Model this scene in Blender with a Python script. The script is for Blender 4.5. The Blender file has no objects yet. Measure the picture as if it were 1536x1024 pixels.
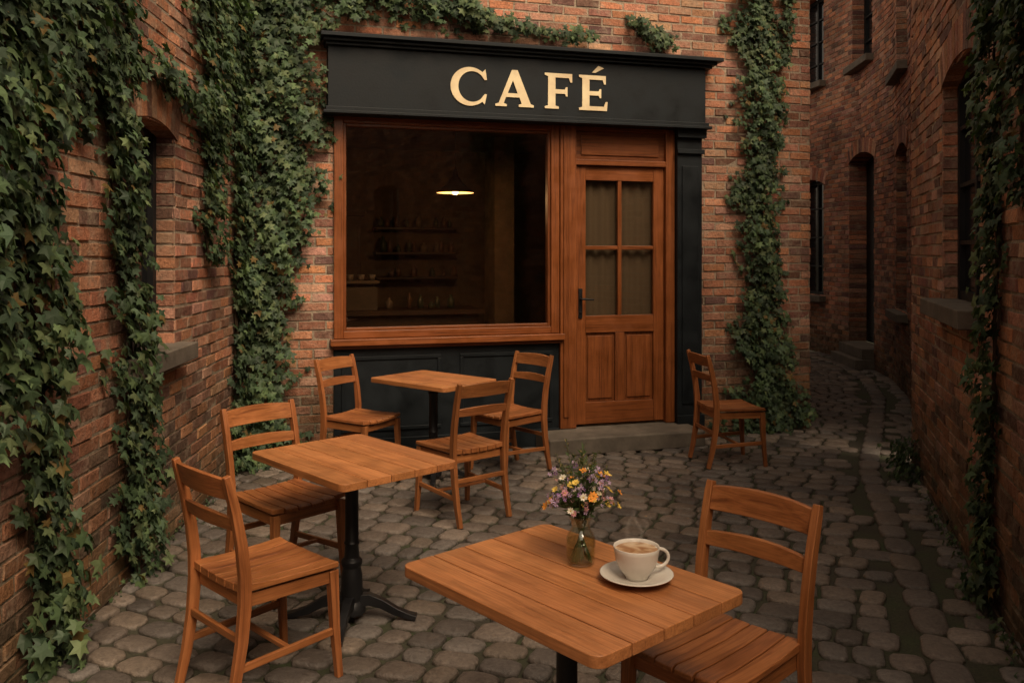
import bpy, math, random, bmesh
import numpy as np
from mathutils import Vector, Matrix
random.seed(7); rng=np.random.default_rng(7)
scene=bpy.context.scene
scene.view_settings.view_transform='Standard'
scene.view_settings.look='None'
scene.view_settings.exposure=0
R=random.uniform

# ------------------------------------------------------------ mesh builder
class MB:
    def __init__(s): s.v=[];s.f=[];s.c=[];s.g=[];s.m=[];s.sm=[]
    def add(s,verts,faces,col=(1,1,1),grain=None,m=0,smooth=False):
        o=len(s.v); s.v.extend([tuple(v) for v in verts])
        s.f.extend([tuple(i+o for i in f) for f in faces])
        s.c.extend([(col[0],col[1],col[2],1.0)]*len(verts))
        if grain is None: grain=verts
        s.g.extend([tuple(g) for g in grain])
        s.m.extend([m]*len(faces)); s.sm.extend([smooth]*len(faces))
    def obj(s,name,mats,parent=None,bevel=0,world=False,loc=None,rotz=None,segs=2):
        me=bpy.data.meshes.new(name); me.from_pydata(s.v,[],s.f)
        a=me.attributes.new('col','FLOAT_COLOR','POINT'); a.data.foreach_set('color',np.array(s.c,dtype=np.float32).ravel())
        a=me.attributes.new('gc','FLOAT_VECTOR','POINT'); a.data.foreach_set('vector',np.array(s.g,dtype=np.float32).ravel())
        for m in (mats if isinstance(mats,list) else [mats]): me.materials.append(m)
        me.polygons.foreach_set('material_index',np.array(s.m,dtype=np.int32))
        me.polygons.foreach_set('use_smooth',np.array(s.sm,dtype=bool))
        me.update()
        o=bpy.data.objects.new(name,me); scene.collection.objects.link(o)
        if parent:
            o.parent=parent
            if world: o.matrix_parent_inverse=parent.matrix_world.inverted()
        if loc is not None: o.location=loc
        if rotz is not None: o.rotation_euler=(0,0,rotz)
        if bevel:
            b=o.modifiers.new('bevel','BEVEL'); b.width=bevel; b.segments=segs; b.limit_method='ANGLE'; b.angle_limit=math.radians(35)
            for p in me.polygons: p.use_smooth=True
            b.harden_normals=True
        return o

def empty(name,loc=(0,0,0),rotz=0,parent=None):
    e=bpy.data.objects.new(name,None); scene.collection.objects.link(e)
    e.location=loc; e.rotation_euler=(0,0,rotz); e.empty_display_size=.1
    if parent: e.parent=parent
    bpy.context.view_layer.update()
    return e

BF=[(0,3,2,1),(4,5,6,7),(0,1,5,4),(1,2,6,5),(2,3,7,6),(3,0,4,7)]
def box(mb,c,size,col=(1,1,1),axes=None,m=0,taper=None):
    c=Vector(c); h=[x/2 for x in size]
    A=axes or (Vector((1,0,0)),Vector((0,1,0)),Vector((0,0,1)))
    loc=[(-1,-1,-1),(1,-1,-1),(1,1,-1),(-1,1,-1),(-1,-1,1),(1,-1,1),(1,1,1),(-1,1,1)]
    order=sorted(range(3),key=lambda i:-size[i]); off=Vector((R(0,50),R(0,50),R(0,50)))
    vs=[];gs=[]
    for l in loc:
        p=[l[i]*h[i] for i in range(3)]
        if taper and l[2]<0: p[0]*=taper; p[1]*=taper
        vs.append(c+A[0]*p[0]+A[1]*p[1]+A[2]*p[2])
        gs.append(Vector((p[order[0]],p[order[1]],p[order[2]]))+off)
    mb.add(vs,BF,col,gs,m)
def bx(mb,x0,x1,y0,y1,z0,z1,col=(1,1,1),m=0):
    box(mb,((x0+x1)/2,(y0+y1)/2,(z0+z1)/2),(x1-x0,y1-y0,z1-z0),col,m=m)
def beam(mb,p0,p1,w,h,side,col=(1,1,1),m=0):
    p0=Vector(p0);p1=Vector(p1);t=(p1-p0); L=t.length; t.normalize()
    s=Vector(side); s=(s-t*s.dot(t)).normalized(); n=t.cross(s)
    box(mb,(p0+p1)/2,(L,w,h),col,(t,s,n),m)
def sweep(mb,pts,ws,hs,side,col=(1,1,1),m=0,smooth=False):
    pts=[Vector(p) for p in pts]; n=len(pts); side=Vector(side).normalized()
    vs=[];gs=[];fs=[];off=Vector((R(0,50),R(0,50),R(0,50)));L=0
    for i,p in enumerate(pts):
        a=pts[max(i-1,0)];b=pts[min(i+1,n-1)];t=(b-a).normalized()
        if i: L+=(p-pts[i-1]).length
        s=(side-t*side.dot(t)).normalized(); nn=t.cross(s)
        w=ws[i] if isinstance(ws,(list,tuple)) else ws; h=hs[i] if isinstance(hs,(list,tuple)) else hs
        for (a1,b1) in ((-1,-1),(1,-1),(1,1),(-1,1)):
            vs.append(p+s*a1*w/2+nn*b1*h/2); gs.append(Vector((L,a1*w/2,b1*h/2))+off)
        if i:
            o=(i-1)*4
            for k in range(4): fs.append((o+k,o+(k+1)%4,o+4+(k+1)%4,o+4+k))
    fs.append((3,2,1,0)); o=(n-1)*4; fs.append((o,o+1,o+2,o+3))
    mb.add(vs,fs,col,gs,m,smooth)
def tube(mb,pts,rs,seg=8,col=(1,1,1),m=0,cap=True):
    pts=[Vector(p) for p in pts]; n=len(pts); vs=[];fs=[]
    ref=Vector((0.31,0.87,0.2)).normalized()
    for i,p in enumerate(pts):
        a=pts[max(i-1,0)];b=pts[min(i+1,n-1)];t=(b-a).normalized()
        s=(ref-t*ref.dot(t)).normalized(); nn=t.cross(s); r=rs[i] if isinstance(rs,(list,tuple)) else rs
        for k in range(seg):
            an=2*math.pi*k/seg; vs.append(p+s*math.cos(an)*r+nn*math.sin(an)*r)
        if i:
            o=(i-1)*seg
            for k in range(seg): fs.append((o+k,o+(k+1)%seg,o+seg+(k+1)%seg,o+seg+k))
    if cap:
        fs.append(tuple(range(seg-1,-1,-1))); fs.append(tuple((n-1)*seg+k for k in range(seg)))
    mb.add(vs,fs,col,None,m,True)
def lathe(mb,prof,seg=32,c=(0,0,0),col=(1,1,1),m=0,smooth=True):
    vs=[];fs=[]
    for i,(r,z) in enumerate(prof):
        r=max(r,1e-5)
        for k in range(seg):
            an=2*math.pi*k/seg; vs.append((c[0]+r*math.cos(an),c[1]+r*math.sin(an),c[2]+z))
        if i:
            o=(i-1)*seg
            for k in range(seg): fs.append((o+k,o+(k+1)%seg,o+seg+(k+1)%seg,o+seg+k))
    mb.add(vs,fs,col,None,m,smooth)

# ------------------------------------------------------------ materials
def newmat(name):
    m=bpy.data.materials.new(name); m.use_nodes=True; nt=m.node_tree; nt.nodes.clear()
    out=nt.nodes.new('ShaderNodeOutputMaterial'); return m,nt,out
def N(nt,t,**k):
    n=nt.nodes.new(t)
    for a,b in k.items():
        if a in n.inputs: n.inputs[a].default_value=b
        else: setattr(n,a,b)
    return n
def L(nt,a,b): nt.links.new(a,b)
def ramp(nt,src,stops):
    r=nt.nodes.new('ShaderNodeValToRGB'); L(nt,src,r.inputs[0]); e=r.color_ramp.elements
    while len(e)<len(stops): e.new(.5)
    for i,(p,c) in enumerate(stops):
        e[i].position=p; e[i].color=(c,c,c,1) if isinstance(c,(int,float)) else (*c,1)
    return r.outputs[0]
def mix(nt,fac,a,b,mode='MIX'):
    n=nt.nodes.new('ShaderNodeMix'); n.data_type='RGBA'; n.blend_type=mode
    for s,v in ((0,fac),(6,a),(7,b)):
        if isinstance(v,(int,float)): n.inputs[s].default_value=v
        elif isinstance(v,tuple): n.inputs[s].default_value=(*v,1)
        else: L(nt,v,n.inputs[s])
    return n.outputs[2]
def noise(nt,vec,scale,detail=4,rough=.6,dist=0):
    n=nt.nodes.new('ShaderNodeTexNoise'); n.inputs['Scale'].default_value=scale; n.inputs['Detail'].default_value=detail
    n.inputs['Roughness'].default_value=rough; n.inputs['Distortion'].default_value=dist
    if vec is not None: L(nt,vec,n.inputs['Vector'])
    return n.outputs['Fac']
def bump(nt,h,strength,dist,nrm=None):
    b=nt.nodes.new('ShaderNodeBump'); b.inputs['Strength'].default_value=strength; b.inputs['Distance'].default_value=dist
    L(nt,h,b.inputs['Height'])
    if nrm is not None: L(nt,nrm,b.inputs['Normal'])
    return b.outputs[0]
def attr(nt,name):
    a=nt.nodes.new('ShaderNodeAttribute'); a.attribute_name=name; return a
def mapping(nt,vec,sc):
    m=nt.nodes.new('ShaderNodeMapping'); m.inputs['Scale'].default_value=sc; L(nt,vec,m.inputs['Vector']); return m.outputs[0]
def math_(nt,op,a,b=0.5):
    n=nt.nodes.new('ShaderNodeMath'); n.operation=op
    for i,v in enumerate((a,b)):
        if isinstance(v,(int,float)): n.inputs[i].default_value=v
        else: L(nt,v,n.inputs[i])
    return n.outputs[0]

def wood(name,dark,mid,light,rough=.42,spec=.45,wear=.3):
    m,nt,out=newmat(name); p=N(nt,'ShaderNodeBsdfPrincipled'); L(nt,p.outputs[0],out.inputs[0])
    g=attr(nt,'gc').outputs['Vector']
    n1=noise(nt,mapping(nt,g,(1.3,34,34)),1.0,4,.62,1.0)
    n2=noise(nt,mapping(nt,g,(6,190,190)),1.0,2,.6)
    c=ramp(nt,n1,[(.26,dark),(.46,mid),(.74,light)])
    c=mix(nt,.6,c,ramp(nt,n2,[(.3,.6),(.6,1.12)]),'MULTIPLY')
    c=mix(nt,1.0,c,attr(nt,'col').outputs['Color'],'MULTIPLY')
    geo=N(nt,'ShaderNodeNewGeometry').outputs['Position']
    d=noise(nt,geo,6,3,.65)
    c=mix(nt,wear,c,ramp(nt,d,[(.35,.45),(.6,1.1)]),'MULTIPLY')
    L(nt,c,p.inputs['Base Color'])
    L(nt,ramp(nt,d,[(.3,rough-.08),(.7,rough+.14)]),p.inputs['Roughness'])
    p.inputs['Specular IOR Level'].default_value=spec
    L(nt,bump(nt,n2,.3,.002),p.inputs['Normal'])
    return m
M_chair=wood('chair_wood',(.145,.046,.015),(.29,.100,.032),(.39,.150,.052),.40,.42)
M_table=wood('table_wood',(.25,.090,.029),(.42,.162,.056),(.53,.222,.084),.41,.4,.35)
M_door=wood('door_wood',(.10,.030,.009),(.21,.062,.017),(.29,.092,.027),.36,.4)

def painted(name,c,rough=.45,var=.4,bs=.15,spec=.5):
    m,nt,out=newmat(name); p=N(nt,'ShaderNodeBsdfPrincipled'); L(nt,p.outputs[0],out.inputs[0])
    geo=N(nt,'ShaderNodeNewGeometry').outputs['Position']
    d=noise(nt,geo,5,4,.65); f=noise(nt,geo,60,2,.6)
    col=mix(nt,var,c,ramp(nt,d,[(.3,tuple(x*.5 for x in c)),(.7,tuple(min(1,x*1.9+.002) for x in c))]))
    L(nt,col,p.inputs['Base Color']); L(nt,ramp(nt,d,[(.3,rough-.08),(.7,rough+.2)]),p.inputs['Roughness'])
    p.inputs['Specular IOR Level'].default_value=spec
    L(nt,bump(nt,f,bs,.002),p.inputs['Normal']); return m
M_paint=painted('dark_blue_paint',(.0048,.0074,.0096),.50,.6,.3,.28)
M_iron=painted('black_cast_iron',(.006,.006,.007),.38,.5,.4,.4)
M_frame=painted('black_window_frame',(.010,.010,.011),.5,.4,.15,.3)
M_gold=painted('gold_lettering',(.78,.585,.35),.5,.35)
M_stone=painted('weathered_stone',(.110,.092,.074),.85,.6,.8,.3)
M_plaster=painted('interior_plaster',(.15,.098,.058),.9,.5)
M_intwood=painted('interior_dark_wood',(.07,.034,.016),.5,.4)
M_lshade=painted('lamp_shade_enamel',(.06,.035,.02),.35,.3)

def brickmat(name,tint=(1,1,1),soot=.6):
    m,nt,out=newmat(name); p=N(nt,'ShaderNodeBsdfPrincipled'); L(nt,p.outputs[0],out.inputs[0])
    gn=N(nt,'ShaderNodeNewGeometry').outputs['Position']
    c=attr(nt,'col').outputs['Color']
    c=mix(nt,1.0,c,tint,'MULTIPLY')
    a=noise(nt,gn,42,3,.75); c=mix(nt,.75,c,ramp(nt,a,[(.28,.42),(.5,1.0),(.75,1.45)]),'MULTIPLY')
    pale=noise(nt,gn,9,3,.78); c=mix(nt,ramp(nt,pale,[(.49,0.0),(.72,.65)]),c,(.37,.285,.21))
    b=noise(nt,gn,1.1,5,.65); c=mix(nt,soot,c,ramp(nt,b,[(.32,.40),(.6,1.15)]),'MULTIPLY')
    sx=N(nt,'ShaderNodeSeparateXYZ'); L(nt,gn,sx.inputs[0])
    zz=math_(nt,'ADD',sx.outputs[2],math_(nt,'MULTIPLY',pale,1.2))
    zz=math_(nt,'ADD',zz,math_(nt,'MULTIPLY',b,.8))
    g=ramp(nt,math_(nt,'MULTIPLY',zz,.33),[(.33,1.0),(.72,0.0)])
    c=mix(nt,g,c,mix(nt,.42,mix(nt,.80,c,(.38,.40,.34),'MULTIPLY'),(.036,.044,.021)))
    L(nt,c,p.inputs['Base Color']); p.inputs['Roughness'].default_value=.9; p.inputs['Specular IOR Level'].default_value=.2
    L(nt,bump(nt,a,.85,.012),p.inputs['Normal']); return m
M_brick=brickmat('red_brick'); M_brick2=brickmat('dark_brick',(1.0,.93,.95),.7)

def stonemat():
    m,nt,out=newmat('cobble_stone'); p=N(nt,'ShaderNodeBsdfPrincipled'); L(nt,p.outputs[0],out.inputs[0])
    gn=N(nt,'ShaderNodeNewGeometry').outputs['Position']
    c=attr(nt,'col').outputs['Color']
    a=noise(nt,gn,50,4,.72); c=mix(nt,.75,c,ramp(nt,a,[(.3,.5),(.7,1.4)]),'MULTIPLY')
    b=noise(nt,gn,1.3,4,.6); c=mix(nt,.7,c,ramp(nt,b,[(.35,.6),(.65,1.2)]),'MULTIPLY')
    sx=N(nt,'ShaderNodeSeparateXYZ'); L(nt,gn,sx.inputs[0])
    low=math_(nt,'ADD',math_(nt,'MULTIPLY',sx.outputs[2],30.0),math_(nt,'MULTIPLY',a,.5))
    c=mix(nt,ramp(nt,low,[(.0,.8),(.28,0.0)]),c,ramp(nt,b,[(.45,(.030,.025,.016)),(.6,(.032,.038,.015))]))
    L(nt,c,p.inputs['Base Color']); L(nt,ramp(nt,b,[(.3,.42),(.7,.66)]),p.inputs['Roughness'])
    p.inputs['Specular IOR Level'].default_value=.45
    L(nt,bump(nt,a,.8,.012),p.inputs['Normal']); return m
M_cob=stonemat()
def dirtmat():
    m,nt,out=newmat('joint_dirt'); p=N(nt,'ShaderNodeBsdfPrincipled'); L(nt,p.outputs[0],out.inputs[0])
    gn=N(nt,'ShaderNodeNewGeometry').outputs['Position']
    a=noise(nt,gn,2.5,4,.7); f=noise(nt,gn,80,2,.7)
    c=ramp(nt,a,[(.35,(.034,.027,.020)),(.5,(.038,.036,.020)),(.65,(.034,.044,.016))])
    c=mix(nt,.7,c,ramp(nt,f,[(.3,.4),(.7,1.5)]),'MULTIPLY')
    L(nt,c,p.inputs['Base Color']); p.inputs['Roughness'].default_value=.95
    return m
M_dirt=dirtmat()
def leafmat(name,rough=.5):
    m,nt,out=newmat(name); p=N(nt,'ShaderNodeBsdfPrincipled')
    c=attr(nt,'col').outputs['Color']
    L(nt,c,p.inputs['Base Color']); p.inputs['Roughness'].default_value=rough; p.inputs['Specular IOR Level'].default_value=.25
    tr=N(nt,'ShaderNodeBsdfTranslucent'); L(nt,mix(nt,1.0,c,(1.2,1.5,.5),'MULTIPLY'),tr.inputs[0])
    ms=N(nt,'ShaderNodeMixShader'); ms.inputs[0].default_value=.2; L(nt,p.outputs[0],ms.inputs[1]); L(nt,tr.outputs[0],ms.inputs[2]); L(nt,ms.outputs[0],out.inputs[0])
    return m
M_leaf=leafmat('ivy_leaf',.55); M_petal=leafmat('petals',.7)
def glassmat(name,tint=(.8,.78,.72),base=.045,edge=.8,rough=.02):
    m,nt,out=newmat(name); t=N(nt,'ShaderNodeBsdfTransparent'); t.inputs[0].default_value=(*tint,1)
    g=N(nt,'ShaderNodeBsdfGlossy'); g.inputs['Roughness'].default_value=rough; g.inputs[0].default_value=(.9,.9,.9,1)
    f=N(nt,'ShaderNodeLayerWeight'); f.inputs[0].default_value=.5
    fac=math_(nt,'ADD',math_(nt,'MULTIPLY',math_(nt,'POWER',f.outputs['Facing'],4.0),edge),base)
    ms=N(nt,'ShaderNodeMixShader'); L(nt,fac,ms.inputs[0]); L(nt,t.outputs[0],ms.inputs[1]); L(nt,g.outputs[0],ms.inputs[2]); L(nt,ms.outputs[0],out.inputs[0])
    return m
M_glass=glassmat('window_glass',(.74,.71,.64),.075); M_vase=glassmat('vase_glass',(.93,.95,.90),.07,.8); M_water=glassmat('water',(.90,.91,.82),.02,.3)
def plain(name,c,rough=.3,spec=.5,emit=None):
    m,nt,out=newmat(name); p=N(nt,'ShaderNodeBsdfPrincipled'); L(nt,p.outputs[0],out.inputs[0])
    geo=N(nt,'ShaderNodeNewGeometry').outputs['Position']
    L(nt,mix(nt,.15,c,ramp(nt,noise(nt,geo,30,2,.6),[(.3,tuple(x*.6 for x in c)),(.7,c)])),p.inputs['Base Color'])
    p.inputs['Roughness'].default_value=rough; p.inputs['Specular IOR Level'].default_value=spec
    if emit: p.inputs['Emission Color'].default_value=(*emit[0],1); p.inputs['Emission Strength'].default_value=emit[1]
    return m
M_porc=plain('white_porcelain',(.66,.62,.56),.2)
M_pane=plain('dark_window_pane',(.012,.013,.015),.12,.4)
M_curtain=plain('net_curtain',(.135,.095,.062),.8)
M_bulb=plain('lit_bulb',(1,.8,.5),.4,.2,((1,.50,.16),12))
M_shade=plain('lamp_shade_inside',(.8,.62,.38),.5,.3)
def coffeemat():
    m,nt,out=newmat('latte_foam'); p=N(nt,'ShaderNodeBsdfPrincipled'); L(nt,p.outputs[0],out.inputs[0])
    geo=N(nt,'ShaderNodeNewGeometry').outputs['Position']
    n=noise(nt,geo,26,1,.5,1.0)
    L(nt,ramp(nt,n,[(.36,(.30,.14,.055)),(.52,(.42,.25,.13)),(.66,(.58,.42,.27))]),p.inputs['Base Color']); p.inputs['Roughness'].default_value=.4
    return m
M_coffee=coffeemat()
M_stem=plain('stem_green',(.06,.085,.03),.6)
def steammat():
    m,nt,out=newmat('steam_vapour'); t=N(nt,'ShaderNodeBsdfTransparent'); d=N(nt,'ShaderNodeBsdfTranslucent'); d.inputs[0].default_value=(.95,.93,.9,1)
    d2=N(nt,'ShaderNodeBsdfDiffuse'); d2.inputs[0].default_value=(.95,.93,.9,1); ad=N(nt,'ShaderNodeMixShader'); ad.inputs[0].default_value=.5; L(nt,d.outputs[0],ad.inputs[1]); L(nt,d2.outputs[0],ad.inputs[2])
    g=attr(nt,'gc').outputs['Vector']; sx=N(nt,'ShaderNodeSeparateXYZ'); L(nt,g,sx.inputs[0])
    u_=math_(nt,'SUBTRACT',1.0,math_(nt,'ABSOLUTE',sx.outputs[0],0)); v_=math_(nt,'MULTIPLY',sx.outputs[1],math_(nt,'SUBTRACT',1.0,sx.outputs[1]))
    f=math_(nt,'MULTIPLY',math_(nt,'MULTIPLY',math_(nt,'POWER',u_,2.2),v_),noise(nt,mapping(nt,g,(1,3,1)),2.0,2,.5))
    ms=N(nt,'ShaderNodeMixShader'); L(nt,math_(nt,'MULTIPLY',f,1.25),ms.inputs[0]); L(nt,t.outputs[0],ms.inputs[1]); L(nt,ad.outputs[0],ms.inputs[2]); L(nt,ms.outputs[0],out.inputs[0])
    return m
M_steam=steammat()

# ------------------------------------------------------------ polyline frames and brick walls
def poly(pts):
    P=[Vector((x,y,0)) for x,y in pts]; S=[0]
    for a,b in zip(P,P[1:]): S.append(S[-1]+(b-a).length)
    def fr(s):
        i=0
        while i<len(P)-2 and s>S[i+1]: i+=1
        u=(P[i+1]-P[i]).normalized(); return P[i]+u*(s-S[i]),u,Vector((u.y,-u.x,0))
    return fr,S
UP=Vector((0,0,1))
BRK=[(.50,.210,.114),(.44,.180,.098),(.54,.245,.140),(.38,.155,.092),(.29,.130,.088),(.46,.22,.138),(.50,.27,.18),(.23,.110,.080),(.36,.175,.118),(.18,.095,.075)]
MORT=(.34,.27,.20)
def bcol():
    c=random.choice(BRK); k=R(.74,1.12); return (c[0]*k,c[1]*k*R(.96,1.10),c[2]*k*R(.95,1.15))
def brick(mb,p,a,b,n,la,lb,col,out=0,e=.004,j=.0036):
    q=[(0,0),(la,0),(la,lb),(0,lb)]; vs=[]
    for x,y in q: vs.append(p+a*x+b*y-n*.012)
    t1=R(-.003,.003);t2=R(-.0025,.0025)
    for k,(x,y) in enumerate(q):
        ix=e if x==0 else -e; iy=e if y==0 else -e
        vs.append(p+a*(x+ix+R(-j,j))+b*(y+iy+R(-j,j)*.8)+n*(out+(t1 if x==0 else -t1)+(t2 if y==0 else -t2)))
    mb.add(vs,[(4,5,6,7),(0,1,5,4),(1,2,6,5),(2,3,7,6),(3,0,4,7)],col)
def brick_wall(name,pts,z0,z1,ops=(),mat=None,parent=None,rh=.075,bl=.225,maxz=None):
    fr,S=poly(pts); Lt=S[-1]; mb=MB(); g=.011
    nrow=int((z1-z0)/rh)
    for r in range(nrow):
        za=z0+r*rh; zm=za+rh/2
        iv=[(0,Lt)]
        for o in ops:
            if o['z0']<zm<o['z1']:
                nv=[]
                for a,b in iv:
                    if o['s1']<=a or o['s0']>=b: nv.append((a,b)); continue
                    if o['s0']>a: nv.append((a,o['s0']))
                    if o['s1']<b: nv.append((o['s1'],b))
                iv=nv
        off=(r%2)*bl/2+R(-.016,.016)
        for a,b in iv:
            k=math.floor((a-off)/bl)
            while k*bl+off<b:
                sa=max(a,k*bl+off)+ (g/2 if k*bl+off>a else 0); sb=min(b,(k+1)*bl+off)-(g/2 if (k+1)*bl+off<b else 0); k+=1
                if sb-sa<.02: continue
                pa,ua,na=fr(sa+1e-5); pb,_,_=fr(sb-1e-5); d=(pb-pa); l=d.length; d.normalize(); n=Vector((d.y,-d.x,0))
                brick(mb,pa+UP*(za+g/2+R(-.002,.002)),d,UP,n,l,rh-g,bcol(),R(-.004,.005))
    br=sorted(set([round(x,4) for x in S]+[round(o[k],4) for o in ops for k in('s0','s1') if 0<o[k]<Lt]))
    for a,b in zip(br,br[1:]):
        sm=(a+b)/2; zs=[(z0,z1)]
        for o in ops:
            if o['s0']<sm<o['s1']:
                nz=[]
                for c,d in zs:
                    if o['z0']>c: nz.append((c,min(d,o['z0'])))
                    if o['z1']<d: nz.append((max(c,o['z1']),d))
                zs=nz
        pa,_,n=fr(a+1e-5); pb,_,_=fr(b-1e-5)
        for c,d in zs:
            if d-c<.001: continue
            mb.add([pa-n*.006+UP*c,pb-n*.006+UP*c,pb-n*.006+UP*d,pa-n*.006+UP*d],[(0,1,2,3)],MORT)
    stone=MB(); fm=MB()
    for o in ops:
        if o.get('plain'): continue
        D=o.get('d',.16); rise=o.get('rise',.07)
        pa,ua,na=fr(o['s0']+1e-4); pb,ub,nb=fr(o['s1']-1e-4)
        ch=(pb-pa); W=ch.length; ch.normalize(); n=Vector((ch.y,-ch.x,0))
        zz=o['z0']; k=0
        while zz<o['z1']-.02:
            h=min(rh,o['z1']-zz)-g
            if h>.01:
                brick(mb,pa+UP*zz,-n,UP,ch,D,h,bcol(),0)
                brick(mb,pb-n*D+UP*zz,n,UP,-ch,D,h,bcol(),0)
            zz+=rh;k+=1
        for P,s in ((pa,1),(pb,-1)):
            q=P-ch*s*.009; mb.add([q+UP*o['z0'],q-n*D+UP*o['z0'],q-n*D+UP*o['z1'],q+UP*o['z1']],[(0,1,2,3)],MORT)
        w=W/2+.02; Rr=(w*w+rise*rise)/(2*rise); al=math.asin(w/Rr); cz=o['z1']-Rr; cm=(pa+pb)/2
        nb_=max(6,int(2*al*(Rr+.1)/.078))
        for i in range(nb_):
            an=-al*1.06+(i+.5)*2*al*1.06/nb_; rad=ch*math.sin(an)+UP*math.cos(an); tg=ch*math.cos(an)-UP*math.sin(an)
            wd=2*al*1.06/nb_*(Rr+.1)-.009
            c=cm+UP*cz+rad*(Rr+.11)+n*(.009-D/2+R(0,.003))
            box(mb,c,(wd,D,.21),bcol(),(tg,-n,rad))
        if o.get('sill',True):
            c=cm+UP*(o['z0']-.045)+n*(.06-D/2)
            box(stone,c,(W+.16,D+.12,.10),(1,1,1),(ch,-n,UP))
        base=cm-n*(D-.02); zt=o['z1']; zb=o['z0']+.004
        if o.get('door'):
            box(fm,base+UP*((zb+zt)/2),(W,.04,zt-zb),(1,1,1),(ch,-n,UP))
            for zc,hh in ((zb+.45,.7),(zb+1.45,1.0)):
                for sx in(-1,1): box(fm,base+ch*sx*W*.22+UP*zc+n*.024,(W*.34,.012,hh),(1,1,1),(ch,-n,UP))
            box(stone,cm-n*.05+UP*(zb-.078),(W-.02,.42,.15),(1,1,1),(ch,-n,UP)); box(stone,cm+n*.06+UP*.075,(W+.06,.42,.15),(1,1,1),(ch,-n,UP))
        else:
            box(fm,base-n*.012+UP*((zb+zt)/2),(W,.006,zt-zb),(1,1,1),(ch,-n,UP),m=1)
            for x in (-W/2+.03,W/2-.03,0): box(fm,base+ch*x+UP*((zb+zt)/2),(.055 if x else .04,.05,zt-zb),(1,1,1),(ch,-n,UP))
            for z in [zb+.03,zt-.05]+[zb+(zt-zb)*q/4 for q in (1,2,3)]: box(fm,base+UP*z+n*.002,(W-.01,.035,.05 if z in(zb+.03,zt-.05) else .024),(1,1,1),(ch,-n,UP))
    o1=mb.obj('brick_wall',mat,parent,world=True)
    if stone.v: stone.obj('stone_sills',M_stone,parent,bevel=.008,world=True)
    if fm.v: fm.obj('window_frames',[M_frame,M_pane],parent,world=True)
    return fr

TH=math.atan2(.276,.961); P0=(.96,7.70)
u=Vector((math.cos(TH),math.sin(TH),0)); nF=Vector((u.y,-u.x,0))
def FW(s,d=0): return (P0[0]+u.x*s+nF.x*d, P0[1]+u.y*s+nF.y*d)
SL=-3.223; SR=1.948
cafe=empty('brick_cafe_building',(P0[0],P0[1],0),TH)
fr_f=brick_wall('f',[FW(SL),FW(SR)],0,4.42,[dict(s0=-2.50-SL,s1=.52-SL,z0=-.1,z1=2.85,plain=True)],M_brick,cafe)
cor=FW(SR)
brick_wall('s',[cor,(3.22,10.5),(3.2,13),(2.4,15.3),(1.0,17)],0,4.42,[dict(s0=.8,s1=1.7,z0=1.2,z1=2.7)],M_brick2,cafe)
lb=empty('ivy_covered_brick_building')
LP=[(-1.238,-6.0),(-2.165,7.17)]
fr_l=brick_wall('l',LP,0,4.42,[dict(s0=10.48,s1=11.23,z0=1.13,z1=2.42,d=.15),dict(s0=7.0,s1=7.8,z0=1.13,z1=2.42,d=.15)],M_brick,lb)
rb=empty('brick_townhouse')
RP=[(3.18,6.9),(1.95,3.05),(1.9,-6.5)]
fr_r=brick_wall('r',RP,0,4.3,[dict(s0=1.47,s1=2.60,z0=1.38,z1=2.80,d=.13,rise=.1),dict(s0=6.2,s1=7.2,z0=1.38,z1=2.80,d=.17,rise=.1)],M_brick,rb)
fb=empty('brick_row_house')
FP=[(1.5,20),(3.3,18),(4.5,16.5),(5.1,14.9),(5.25,13.1),(5.0,11.4),(4.52,9.84),(3.86,8.34),(3.26,7.05)]
brick_wall('b',FP,0,6.4,[dict(s0=5.95,s1=6.9,z0=.95,z1=2.9,d=.22,rise=.1),dict(s0=5.95,s1=6.9,z0=4.5,z1=6.0,d=.22,rise=.1),
   dict(s0=7.8,s1=8.95,z0=.30,z1=3.15,d=.30,door=True,sill=False,rise=.12),
   dict(s0=10.25,s1=11.2,z0=.95,z1=3.0,d=.25,rise=.1),dict(s0=10.25,s1=11.2,z0=3.9,z1=5.4,d=.25,rise=.1),
   dict(s0=7.9,s1=8.85,z0=4.5,z1=6.0,d=.22,rise=.1)],M_brick2,fb)
bb=empty('brick_warehouse')
brick_wall('k',[(3.5,-9.5),(-2.5,-9.5)],0,5.0,[dict(s0=1,s1=2,z0=1.1,z1=2.8),dict(s0=3.6,s1=4.6,z0=1.1,z1=2.8)],M_brick2,bb)

# ------------------------------------------------------------ shopfront (local coords of cafe: x along, y into building)
sf=MB()
W0,W1=-2.50,-.58; ZB,ZT=.98,2.80
def fb_(x0,x1,y0,y1,z0,z1,k=1): bx(sf,x0,x1,y0,y1,z0,z1,(k,k,k))
fb_(W0,W0+.075,-.035,.07,ZB,ZT,1.0); fb_(W1-.075,W1,-.035,.07,ZB,ZT,1.0)
fb_(W0+.075,W1-.075,-.033,.07,ZT-.075,ZT,.95); fb_(W0+.075,W1-.075,-.033,.07,ZB,ZB+.06,.95)
for (x0,x1,z0,z1) in ((W0+.075,W0+.10,ZB+.06,ZT-.075),(W1-.10,W1-.075,ZB+.06,ZT-.075)): fb_(x0,x1,-.012,.06,z0,z1,.8)
fb_(W0+.10,W1-.10,-.012,.06,ZT-.10,ZT-.075,.8); fb_(W0+.10,W1-.10,-.012,.06,ZB+.06,ZB+.085,.8)
fb_(W0-.03,W1+.03,-.10,.05,ZB-.055,ZB-.003,1.05)
fb_(W0-.01,W1+.01,-.06,.05,ZB-.085,ZB-.056,.85)
fb_(W1+.003,-.43,-.05,.08,.15,2.80,.95); fb_(W1+.03,-.50,-.062,-.05,.25,2.78,.85)
fb_(.43,.515,-.04,.08,.15,2.80,.95)
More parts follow.
